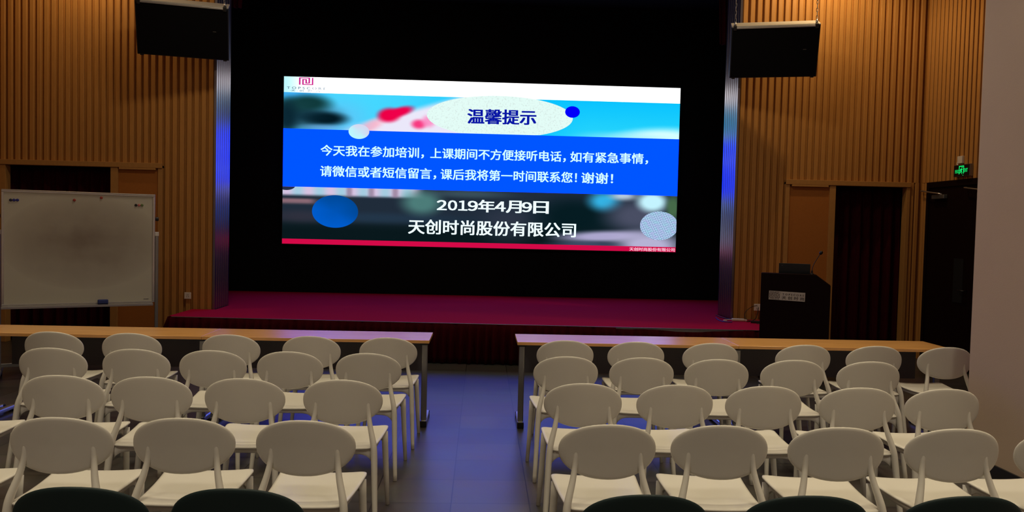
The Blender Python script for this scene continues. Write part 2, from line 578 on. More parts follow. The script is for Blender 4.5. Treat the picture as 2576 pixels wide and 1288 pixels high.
# ------------------------------------------------------------------ stage
SX0, SX1 = -3.86, 4.02
def fy(x):
    return 9.76 - 0.042 * x
stage = thing('stage', 'low raised stage covered in red carpet with pleated dark red skirt', 'stage', (0, 11.0, 0))
def lp(p):
    return (p[0], p[1] - 11.0, p[2])
bm = bmesh.new()
out = [(SX0 + 0.03, fy(SX0) - 11 + 0.03), (SX1 - 0.03, fy(SX1) - 11 + 0.03), (SX1 - 0.03, WALL_Y - 11.02), (XR - 0.02, WALL_Y - 11.02), (XR - 0.02, 0.40), (4.48, 0.47), (4.48, 2.66), (-4.58, 2.66), (-4.58, 0.47), (XL + 0.02, 0.40), (XL + 0.02, WALL_Y - 11.02), (SX0 + 0.03, WALL_Y - 11.02)]
prism(bm, out, 'z', 0.0, 0.470)
obj('platform', bm, 'black_wall', stage)
bm = bmesh.new()
out2 = [(SX0 + 0.06, fy(SX0) - 11), (SX1, fy(SX1) - 11)] + [(SX1, WALL_Y - 11.02)] + out[3:11] + [(SX0, WALL_Y - 11.02), (SX0, fy(SX0) - 11 + 0.09)]
prism(bm, out2, 'z', 0.471, 0.490)
obj('carpet', bm, 'carpet', stage)
# pale nosing along the front edge
bm = bmesh.new()
P = [(SX0 + 0.06, fy(SX0) - 11), (SX1, fy(SX1) - 11)]
d = Vector((P[1][0] - P[0][0], P[1][1] - P[0][1], 0)).normalized()
nrm = Vector((d.y, -d.x, 0))
a0, a1 = Vector((*P[0], 0)), Vector((*P[1], 0))
q = [a0 + nrm * 0.001, a1 + nrm * 0.001, a1 + nrm * 0.012, a0 + nrm * 0.012]
prism(bm, [(v.x, v.y) for v in q], 'z', 0.4855, 0.4915)
obj('edge_trim', bm, 'alu', stage)
bm = bmesh.new()
ta, tb = a0 + (a1 - a0) * 0.70, a0 + (a1 - a0) * 0.90
q = [ta, tb, tb + nrm * 0.004, ta + nrm * 0.004]
prism(bm, [(v.x, v.y) for v in q], 'z', 0.425, 0.4850)
obj('fixing_tape', bm, 'tape', stage)
# pleated skirt: left return, front
def pleated(path, z0, top, pitch=0.075, amp=0.018, seed=1, tuck=0.0, rows=6):
    rnd = random.Random(seed)
    bm = bmesh.new()
    P = [Vector((p[0], p[1], 0)) for p in path]
    cols = []
    phase = 0.0
    for i in range(len(P) - 1):
        L = (P[i + 1] - P[i]).length
        t = (P[i + 1] - P[i]).normalized()
        nn = Vector((t.y, -t.x, 0))
        n = max(2, int(L / 0.0125))
        for k in range(n + (1 if i == len(P) - 2 else 0)):
            s = k / n * L
            phase += 0.0125 / pitch * 2 * math.pi * (0.7 + 0.6 * rnd.random())
            cols.append((P[i] + t * s, nn, phase, rnd.uniform(0.8, 1.25)))
    grid = []
    for (p, nn, ph, k) in cols:
        col = []
        zt = top(p.x)
        for r in range(rows + 1):
            u = r / rows
            a = amp * ((0.10 if tuck else 0.35) + (0.90 if tuck else 0.65) * min(1, 2.5 * u)) * k
            q = p + nn * (a * ((0.75 if tuck else 0.0) + math.sin(ph)) + amp * 0.3 * math.sin(ph * 0.37) - tuck * (1 - u) ** 3)
            col.append(bm.verts.new((q.x, q.y, zt + (z0 - zt) * u)))
        grid.append(col)
    for i in range(len(grid) - 1):
        for r in range(rows):
            bm.faces.new((grid[i][r], grid[i + 1][r], grid[i + 1][r + 1], grid[i][r + 1]))
    return bm
off = 0.052
path = [(SX0 - off, WALL_Y - 11.03), (SX0 - off, fy(SX0) - 11 + 0.05), (SX0 + 0.04, fy(SX0) - 11 - off), (SX1, fy(SX1) - 11 - off)]
def sag(x):
    z = 0.482
    for c, wd, dz in ((2.55, 0.42, 0.032), (0.55, 0.30, 0.008), (1.75, 0.25, 0.014), (-2.0, 0.5, 0.004)):
        z -= dz * math.exp(-((x - c) / wd) ** 2)
    return z
o = obj('skirt', pleated(path, 0.012, sag, 0.105, 0.034, 3, 0.038), 'velvet', stage, smooth=True)
md = o.modifiers.new('thick', 'SOLIDIFY')
md.thickness = 0.003

# ------------------------------------------------------------------ LED wall
SXa, SXb, SZa, SZb = -3.380, 3.344, 1.316, 4.127
SY = 13.60
led = thing('led_screen', 'large lit video wall at the back of the stage showing a blue notice slide', 'screen', (0, SY, 0))
box('screen_housing', SXa - 0.012, SXb + 0.012, 0.012, 0.078, SZa - 0.012, SZb + 0.012, 'black_plastic', led)
def sx(px, py=400):      # slide coordinates used only to lay out the picture content
    return SXa + (px - 714) / 998.0 * (SXb - SXa)
MT['s_white'] = glow('slide_white', (1.0, 1.0, 1.0), 2.2)
MT['s_blue'] = glow('slide_blue', (0.0, 0.022, 1.0), 4.2)
MT['s_red'] = glow('slide_red', lin((212, 10, 72)), 1.0)
MT['s_photo'] = glow_attr('slide_photo', 1.0)
MT['s_cyan_text'] = glow('slide_pale_text', (0.60, 1.0, 0.98), 1.15)
MT['s_white_text'] = glow('slide_white_text', (0.82, 0.97, 1.0), 1.1)
MT['s_navy'] = glow('slide_title', lin((8, 22, 165)), 1.0)
MT['s_dot'] = glow('slide_dot', lin((2, 0, 250)), 1.0)
MT['s_magenta'] = glow('slide_logo', lin((205, 30, 140)), 1.0)
MT['s_grey'] = glow('slide_grey', lin((95, 125, 150)), 1.0)
MT['s_pink'] = glow('slide_small_text', lin((255, 200, 225)), 1.0)

def quad(name, x0, x1, z0, z1, y, mat):
    bm = bmesh.new()
    vs = [bm.verts.new(p) for p in ((x0, y, z0), (x1, y, z0), (x1, y, z1), (x0, y, z1))]
    bm.faces.new(vs)
    return obj(name, bm, mat, led)

def smooth01(t):
    t = max(0.0, min(1.0, t))
    return t * t * (3 - 2 * t)
def mix(a, b, t):
    return tuple(x + (y - x) * t for x, y in zip(a, b))
def ell(px, py, cx, cy, rx, ry, soft=0.5, rot=0.0):
    dx, dy = px - cx, py - cy
    if rot:
        c, s = math.cos(rot), math.sin(rot)
        dx, dy = dx * c + dy * s, -dx * s + dy * c
    d = math.sqrt((dx / rx) ** 2 + (dy / ry) ** 2)
    return smooth01((1 + soft - d) / (2 * soft))

def top_photo(px, v):
    # px: slide column, v: 0 top .. 1 bottom of the strip (about 92 slide rows)
    py = 236 + 92 * v
    c = mix((70, 215, 255), (10, 195, 255), smooth01((px - 900) / 500))
    c = mix(c, (60, 225, 250), 0.6 * v * smooth01((px - 1300) / 200))
    c = mix(c, (60, 150, 240), 0.6 * ell(px, py, 745, 240, 60, 14, 0.8))
    # bright building front below the diagonal
    diag = 322 - (px - 860) * 0.30
    c = mix(c, (235, 232, 250), smooth01((py - diag + 8) / 22) * smooth01((px - 840) / 50) * smooth01((1260 - px) / 120))
    c = mix(c, (255, 180, 200), 0.9 * ell(px, py, 930, 316, 34, 12, 0.7, -0.5))
    c = mix(c, (238, 0, 70), ell(px, py, 976, 287, 27, 17, 0.45, -0.1))
    c = mix(c, (240, 0, 74), ell(px, py, 1003, 278, 32, 11, 0.5, -0.30))
    c = mix(c, (248, 60, 130), ell(px, py, 1051, 308, 17, 11, 0.6))
    c = mix(c, (255, 130, 190), 0.8 * ell(px, py, 1075, 300, 16, 14, 0.6))
    # dark trees at the left
    c = mix(c, (105, 190, 245), 0.6 * ell(px, py, 850, 300, 60, 40, 0.9))
    c = mix(c, (45, 90, 110), 0.95 * ell(px, py, 752, 296, 92, 34, 0.55))
    c = mix(c, (16, 58, 60), ell(px, py, 776, 262, 50, 19, 0.6))
    c = mix(c, (20, 62, 66), 0.9 * ell(px, py, 735, 272, 40, 18, 0.7))
    c = mix(c, (2, 24, 34), ell(px, py, 820, 300, 46, 15, 0.6))
    c = mix(c, (10, 38, 50), 0.95 * ell(px, py, 722, 300, 26, 40, 0.7))
    c = mix(c, (8, 36, 48), 0.7 * ell(px, py, 775, 296, 40, 14, 0.8))
    c = mix(c, (120, 175, 235), 0.55 * ell(px, py, 810, 323, 46, 7, 0.8))
    # cloud at the right
    c = mix(c, (212, 255, 255), ell(px, py, 1660, 330, 110, 26, 0.5, -0.05))
    c = mix(c, (150, 235, 250), 0.6 * ell(px, py, 1560, 330, 90, 14, 0.7))
    return c

def low_photo(px, v):
    py = 470 + 132 * v + (px - 714) * 0.0
    c = mix((32, 44, 58), (9, 24, 28), smooth01((v - 0.45) / 0.4))
    c = mix(c, (36, 56, 76), 0.8 * ell(px, py, 950, 545, 210, 12, 0.8))
    c = mix(c, (55, 60, 78), 0.6 * ell(px, py, 1280, 555, 60, 40, 0.8))
    c = mix(c, (52, 48, 60), 0.7 * ell(px, py, 760, 545, 70, 14, 0.8))
    # pale facade
    f = smooth01((496 - py) / 10) * smooth01((1075 - px) / 40)
    st = 0.5 + 0.5 * math.sin(px * 0.115)
    c = mix(c, mix((165, 205, 225), (215, 195, 225), st), f)
    for bxx in (880, 935, 995):
        c = mix(c, (130, 105, 130), 0.6 * f * ell(px, py, bxx, 480, 7, 40, 0.7))
    c = mix(c, (150, 112, 122), 0.9 * smooth01((517 - py) / 10) * smooth01((py - 497) / 6) * smooth01((815 - px) / 40))
    c = mix(c, (84, 138, 132), 0.85 * ell(px, py, 1062, 503, 46, 28, 0.6))
    c = mix(c, (80, 110, 120), 0.5 * ell(px, py, 1180, 478, 90, 9, 0.8))
    c = mix(c, (3, 26, 31), 0.9 * ell(px, py, 1450, 530, 90, 45, 0.6))
    c = mix(c, (52, 178, 228), ell(px, py, 1525, 488, 36, 22, 0.7))
    c = mix(c, (205, 225, 240), 0.9 * ell(px, py, 1575, 474, 30, 10, 0.8))
    c = mix(c, (78, 82, 104), 0.9 * ell(px, py, 1610, 525, 70, 36, 0.7))
    c = mix(c, (196, 244, 255), ell(px, py, 1648, 487, 36, 24, 0.5))
    c = mix(c, (74, 112, 74), 0.9 * ell(px, py, 1702, 500, 16, 30, 0.6))
    c = mix(c, (172, 166, 205), ell(px, py, 1530, 578, 110, 13, 0.6, -0.05))
    c = mix(c, (182, 178, 212), ell(px, py, 1640, 600, 80, 34, 0.6))
    c = mix(c, (70, 85, 115), 0.8 * ell(px, py, 1480, 600, 80, 8, 0.7))
    return c

def picture(name, z0, z1, nx, nz, fn):
    bm = bmesh.new()
    cl = bm.loops.layers.float_color.new('Col')
    g = [[bm.verts.new((SXa + (SXb - SXa) * i / nx, 0.0, z1 + (z0 - z1) * k / nz)) for i in range(nx + 1)] for k in range(nz + 1)]
    cs = [[lin(fn(714 + 998 * i / nx, k / nz)) for i in range(nx + 1)] for k in range(nz + 1)]
    for k in range(nz):
        for i in range(nx):
            f = bm.faces.new((g[k][i], g[k + 1][i], g[k + 1][i + 1], g[k][i + 1]))
            for l, (a, b) in zip(f.loops, ((k, i), (k + 1, i), (k + 1, i + 1), (k, i + 1))):
                l[cl] = (*cs[a][b], 1)
    return obj(name, bm, 's_photo', led)

def white_band(px, v):
    return mix((188, 245, 255), (255, 255, 255), smooth01((px - 716) / 70))
quad('white_banner', SXa + 0.45, SXb, 3.865, SZb, 0.0, 's_white')
bm = bmesh.new()
cl = bm.loops.layers.float_color.new('Col')
nx = 10
for i in range(nx):
    xa, xb = SXa + 0.45 * i / nx, SXa + 0.45 * (i + 1) / nx
    f = bm.faces.new([bm.verts.new(p) for p in ((xa, 0, 3.865), (xb, 0, 3.865), (xb, 0, SZb), (xa, 0, SZb))])
    for l in f.loops:
        c = mix(lin((190, 248, 255)), (1.3, 1.4, 1.4), smooth01((l.vert.co.x - SXa) / 0.45))
        l[cl] = (*c, 1)
obj('banner_corner', bm, 's_photo', led)
picture('sky_picture', 3.257, 3.865, 300, 44, top_photo)
quad('blue_banner', SXa, SXb, 2.283, 3.257, 0.0, 's_blue')
picture('street_picture', 1.4015, 2.283, 300, 44, low_photo)
quad('red_strip', SXa, SXb, SZa, 1.4015, 0.0, 's_red')

def ellipse(name, cx, cz, rx, rz, y, mat, zmin=None, zmax=None, xmax=None, parent=None, n=64, colfn=None):
    bm = bmesh.new()
    pts = []
    for k in range(n):
        a = 2 * math.pi * k / n
        x, z = cx + rx * math.cos(a), cz + rz * math.sin(a)
        if zmin is not None: z = max(z, zmin)
        if zmax is not None: z = min(z, zmax)
        if xmax is not None: x = min(x, xmax)
        pts.append(bm.verts.new((x, y, z)))
    if colfn:
        ctr = bm.verts.new((cx if xmax is None else min(cx, xmax), y, cz))
        cl = bm.loops.layers.float_color.new('Col')
        for k in range(n):
            f = bm.faces.new((ctr, pts[k], pts[(k + 1) % n]))
            for l in f.loops:
                u, v = (l.vert.co.x - cx) / rx, (l.vert.co.z - cz) / rz
                l[cl] = (*lin(colfn(u, v)), 1)
    else:
        bm.faces.new(pts)
    return obj(name, bm, mat, parent or led)

def paper_mat():
    m, nt, b = nmat('slide_paper_oval')
    b.inputs['Base Color'].default_value = (0.0, 0.0, 0.0, 1)
    b.inputs['Specular IOR Level'].default_value = 0.0
    tc = nt.nodes.new('ShaderNodeTexCoord')
    n = nt.nodes.new('ShaderNodeTexNoise')
    n.inputs['Scale'].default_value = 38
    n.inputs['Detail'].default_value = 3
    cr = nt.nodes.new('ShaderNodeValToRGB')
    cr.color_ramp.elements[0].position = 0.30
    cr.color_ramp.elements[0].color = (*lin((212, 230, 226)), 1)
    cr.color_ramp.elements[1].position = 0.48
    cr.color_ramp.elements[1].color = (*lin((228, 253, 247)), 1)
    nt.links.new(tc.outputs['Object'], n.inputs['Vector'])
    nt.links.new(n.outputs['Fac'], cr.inputs['Fac'])
    nt.links.new(cr.outputs['Color'], b.inputs['Emission Color'])
    b.inputs['Emission Strength'].default_value = 1.0
    return m
MT['s_paper'] = paper_mat()
def scale_mat():
    m, nt, b = nmat('slide_scale_disc')
    b.inputs['Base Color'].default_value = (0.0, 0.0, 0.0, 1)
    b.inputs['Specular IOR Level'].default_value = 0.0
    tc = nt.nodes.new('ShaderNodeTexCoord')
    mp = nt.nodes.new('ShaderNodeMapping')
    mp.inputs['Rotation'].default_value = (math.radians(-90), 0, math.radians(24))
    br = nt.nodes.new('ShaderNodeTexBrick')
    br.offset = 0.5
    br.inputs['Scale'].default_value = 1.0
    br.inputs['Brick Width'].default_value = 0.062
    br.inputs['Row Height'].default_value = 0.026
    br.inputs['Mortar Size'].default_value = 0.0028
    br.inputs['Color1'].default_value = (*lin((176, 222, 244)), 1)
    br.inputs['Color2'].default_value = (*lin((192, 205, 248)), 1)
    br.inputs['Mortar'].default_value = (*lin((70, 105, 150)), 1)
    nt.links.new(tc.outputs['Object'], mp.inputs['Vector'])
    nt.links.new(mp.outputs['Vector'], br.inputs['Vector'])
    nt.links.new(br.outputs['Color'], b.inputs['Emission Color'])
    b.inputs['Emission Strength'].default_value = 1.0
    return m
MT['s_scale'] = scale_mat()
E = 0.004
ellipse('paper_oval', 0.264, 3.555, 1.242, 0.352, -E, 's_paper', zmin=3.258)
ellipse('navy_dot', 1.497, 3.668, 0.126, 0.098, -2 * E, 's_dot')
ellipse('pale_ball', -2.115, 3.237, 0.174, 0.124, -E, 's_photo', colfn=lambda u, v: mix((185, 250, 255), (215, 215, 240), smooth01((u * 0.6 + v * 0.6 + 0.5))))
ellipse('blue_ball', -2.495, 1.879, 0.388, 0.276, -E, 's_photo', colfn=lambda u, v: mix((0, 92, 205), (0, 72, 150), smooth01(u * 0.45 + v * 0.6 + 0.45)))
ellipse('scale_disc', 3.045, 1.765, 0.332, 0.246, -E, 's_scale', xmax=SXb)
ellipse('grey_disc', -3.318, 2.302, 0.150, 0.081, -E, 's_grey_dark' if 's_grey_dark' in MT else MT.setdefault('s_grey_dark', glow('slide_dark_disc', lin((36, 46, 72)), 1.0)), zmax=2.2825)
bpy.data.objects['grey_disc'].data.transform(Matrix.Identity(4))
for v in bpy.data.objects['grey_disc'].data.vertices:
    v.co.x = max(v.co.x, SXa)
lettering('title_text', '温馨提示', -0.282, 0.874, 3.545, 3.555, 0.246, 's_navy', led, -3 * E, 0.032)
lettering('notice_text', '今天我在参加培训，', -2.749, -1.016, 2.905, 2.905, 0.182, 's_cyan_text', led, -2 * E, 0.018)
lettering('notice_text', '上课期间不方便接听电话，', -0.902, 1.4, 2.905, 2.905, 0.182, 's_cyan_text', led, -2 * E, 0.018)
lettering('notice_text', '如有紧急事情，', 1.482, 2.816, 2.905, 2.905, 0.182, 's_cyan_text', led, -2 * E, 0.018)
lettering('notice_text', '请微信或者短信留言，', -2.752, -0.802, 2.555, 2.555, 0.182, 's_cyan_text', led, -2 * E, 0.018)
lettering('notice_text', '课后我将第一时间联系您！', -0.721, 1.599, 2.555, 2.555, 0.182, 's_cyan_text', led, -2 * E, 0.018)
lettering('notice_text', '谢谢！', 1.681, 2.221, 2.555, 2.555, 0.182, 's_cyan_text', led, -2 * E, 0.018)
DATE = [('２', -0.771, -0.616, 0.164), ('０', -0.582, -0.44, 0.164), ('１', -0.406, -0.264, 0.164), ('９', -0.244, -0.088, 0.164), ('年', -0.068, 0.203, 0.205), ('４', 0.217, 0.387, 0.164), ('月', 0.407, 0.659, 0.205), ('９', 0.679, 0.836, 0.164), ('日', 0.876, 1.122, 0.205)]
date_parts = [lettering('date_text', c, xa, xb, 2.030, 2.030, hh, 's_white_text', led, -2 * E, 0.030) for (c, xa, xb, hh) in DATE]
bm = bmesh.new()
for o in date_parts:
    bm.from_mesh(o.data)
    bpy.data.objects.remove(o)
obj('date_text', bm, 's_white_text', led)
lettering('company_text', '天创时尚股份有限公司', -1.25, 1.604, 1.655, 1.655, 0.245, 's_white_text', led, -2 * E, 0.022)
lettering('footer_text', '天创时尚股份有限公司', 2.541, 3.328, 1.354, 1.354, 0.060, 's_pink', led, -2 * E, 0.02)
lettering('logo_text', 'T O P S C O R E', -3.328, -2.678, 3.938, 3.938, 0.040, 's_grey', led, -2 * E, 0.012)
lettering('logo_text', '·天 · 创 · 时 · 尚·', -3.275, -2.751, 3.893, 3.893, 0.034, 's_grey', led, -2 * E, 0.012)

def strokes(bm, lines, x0, x1, z0, z1, wx, wz, y, t=0.0):
    # each polyline of (u, v) with v down becomes a chain of axis-aligned bars
    for ln in lines:
        for (a, b) in zip(ln[:-1], ln[1:]):
            xa, xb = sorted((x0 + a[0] * (x1 - x0), x0 + b[0] * (x1 - x0)))
            za, zb = sorted((z1 - a[1] * (z1 - z0), z1 - b[1] * (z1 - z0)))
            bx(bm, xa - wx / 2, xb + wx / 2, y - 0.001, y, za - wz / 2, zb + wz / 2)
bm = bmesh.new()
strokes(bm, [[(0, 1), (0, 0), (0.74, 0), (0.74, 0.78), (0.50, 0.78), (0.50, 0.25)],
             [(1, 0), (1, 1), (0.25, 1), (0.25, 0.25), (0.50, 0.25)]], -3.115, -2.902, 4.000, 4.108, 0.026, 0.015, -2 * E)
obj('maze_logo', bm, 's_magenta', led)

# ------------------------------------------------------------------ drapes
def drape(name, label, x0, x1, y, z0, z1, pitch, amp, mat, seed, gather=0.0):
    n = int((x1 - x0) / 0.0125)
    bm = pleated([(x0, y), (x1, y)], z0, lambda x: z1, pitch, amp, seed, rows=10)
    if gather:
        cx = (x0 + x1) / 2
        for v in bm.verts:
            u = (z1 - v.co.z) / (z1 - z0)
            v.co.x = cx + (v.co.x - cx) * (1 - gather * u)
    o = obj(name, bm, mat, smooth=True)
    md = o.modifiers.new('thick', 'SOLIDIFY')
    md.thickness = 0.004
    tag(o, label, 'curtain')
    return o
drape('doorway_curtain', 'dark red pleated curtain filling the doorway behind the whiteboard', -6.40, -4.90, 11.05, 0.015, 2.36, 0.15, 0.050, 'velvet_dim', 5)
drape('doorway_curtain', 'dark red pleated curtain in the narrow doorway behind the lectern', 4.80, 5.90, 11.05, 0.015, 2.36, 0.15, 0.050, 'velvet_dim', 9)
drape('stage_drape', 'dark maroon drape tail hanging at upper left inside the stage opening', -3.92, -3.46, 11.62, 4.72, CZ - 0.065, 0.08, 0.025, 'velvet', 11, 0.2)
drape('stage_drape', 'dark maroon drape tail hanging at upper right inside the stage opening', 3.36, 3.85, 11.62, 4.42, CZ - 0.065, 0.08, 0.025, 'velvet', 12, 0.2)

# ------------------------------------------------------------------ hanging loudspeakers
def loudspeaker(label, cx, y, ztop, yawd, wdt=1.08, hgt=0.66, tilt=22):
    t = thing('hanging_loudspeaker', label, 'loudspeaker', (cx, y, ztop), math.radians(yawd), 'hanging loudspeakers beside the stage')
    T = Matrix.Rotation(math.radians(tilt), 4, 'X')   # front leans down towards the audience
    bm = bmesh.new()
    bx(bm, -wdt / 2, wdt / 2, 0.012, 0.30, -hgt, -0.012, T)
    obj('cabinet', bm, 'black_plastic', t, bevel=0.006)
    bm = bmesh.new()
    bx(bm, -wdt / 2 + 0.012, wdt / 2 - 0.012, 0.0, 0.013, -hgt + 0.012, -0.03, T)
    obj('grille', bm, 'grille', t, bevel=0.004)
    bm = bmesh.new()
    bx(bm, -wdt / 2, wdt / 2, 0.012, 0.30, -0.012, 0.004, T)
    top = obj('top_panel', bm, 'pale_top', t, bevel=0.003)
    bm = bmesh.new()
    bx(bm, -wdt / 2 + 0.06, wdt / 2 - 0.06, -0.012, 0.012, -0.030, -0.008, T)
    obj('mounting_rail', bm, 'alu', t, bevel=0.003)
    for s in (-1, 1):
        bm = bmesh.new()
        bx(bm, s * (wdt / 2 - 0.045) - 0.02, s * (wdt / 2 - 0.045) + 0.02, -0.016, 0.05, -0.05, 0.008, T)
        br = obj('corner_bracket', bm, 'black_plastic', t, bevel=0.004)
        bm = bmesh.new()
        p = T @ Vector((s * (wdt / 2 - 0.045), 0.05, 0.006))
        lathe(bm, [(0.014, 0.0), (0.016, 0.02), (0.008, 0.05)], 10, Matrix.Translation(p))
        obj('eye_bolt', bm, 'alu', br, smooth=True)
        # chain up to the ceiling, alternating links
        bm = bmesh.new()
        z = p.z + 0.045
        k = 0
        while z < CZ - ztop - 0.03:
            pts = []
            for i in range(9):
                a = 2 * math.pi * i / 8
                dx, dz = 0.010 * math.cos(a), 0.030 * math.sin(a) + 0.022
                pts.append((p.x + (dx if k % 2 == 0 else 0), p.y + (0 if k % 2 == 0 else dx), z + dz))
            tube(bm, pts, 0.0035, 5, cap=False)
            z += 0.048
            k += 1
        obj('chain', bm, 'steel', t)
    for s in (-1, 1):
        bm = bmesh.new()
        bx(bm, s * (wdt / 2 - 0.05) - 0.02, s * (wdt / 2 - 0.05) + 0.02, 0.02, 0.10, -hgt - 0.012, -hgt + 0.001, T)
        obj('lower_bracket', bm, 'black_plastic', t)
    bm = bmesh.new()
    bx(bm, wdt / 2 - 0.19, wdt / 2 - 0.15, -0.003, 0.001, -hgt * 0.475, -hgt * 0.46, T)
    obj('badge', bm, 'badge_grey', t)
    return t
loudspeaker('black loudspeaker with pale top hung on chains left of the stage', -3.752, 10.05, 4.345, 14.5)
loudspeaker('black loudspeaker with pale top hung on chains right of the stage', 3.665, 10.05, 4.320, -15.0)

# ------------------------------------------------------------------ tables
def make_table(x0, x1, label):
    L = x1 - x0
    t = thing('folding_table', label, 'table', ((x0 + x1) / 2, 6.735, 0), 0, 'long narrow tables in front of the stage')
    bm = bmesh.new()
    bx(bm, -L / 2 + 0.001, L / 2 - 0.001, -0.245, 0.25, 0.725, 0.75)
    obj('tabletop', bm, 'table_wood', t, bevel=0.002)
    bm = bmesh.new()
    bx(bm, -L / 2 + 0.09, L / 2 - 0.09, 0.195, 0.207, 0.42, 0.700)
    obj('modesty_panel', bm, 'modesty', t)
    bm = bmesh.new()
    bx(bm, -L / 2 + 0.07, L / 2 - 0.07, 0.05, 0.08, 0.69, 0.715)
    obj('stretcher_bar', bm, 'steel', t)
    for s in (-1, 1):
        xc = s * (L / 2 - 0.048)
        bm = bmesh.new()
        bx(bm, xc - 0.024, xc + 0.024, -0.085, -0.045, 0.05, 0.700)
        lg = obj('leg', bm, 'steel', t, bevel=0.008)
        bm = bmesh.new()
        bx(bm, xc - 0.026, xc + 0.026, -0.118, 0.29, 0.016, 0.055)
        ft = obj('foot', bm, 'alu', lg, bevel=0.012)
        for yy in (-0.122, 0.26):
            box('foot_cap', xc - 0.028, xc + 0.028, yy, yy + 0.035, 0.0, 0.052, 'black_plastic', lg, bevel=0.005)
        bm = bmesh.new()
        bx(bm, xc - 0.035, xc + 0.035, -0.16, 0.15, 0.698, 0.7245)
        obj('folding_bracket', bm, 'black_plastic', t, bevel=0.004)
    return t
make_table(-2.25, -0.41, 'long beech topped table just left of the aisle')
make_table(-4.09, -2.25, 'long beech topped table in front of the whiteboard')
make_table(-5.93, -4.09, 'long beech topped table at far left edge, mostly out of frame')
make_table(0.31, 2.15, 'long beech topped table just right of the aisle')
make_table(2.15, 3.99, 'long beech topped table in front of the lectern')

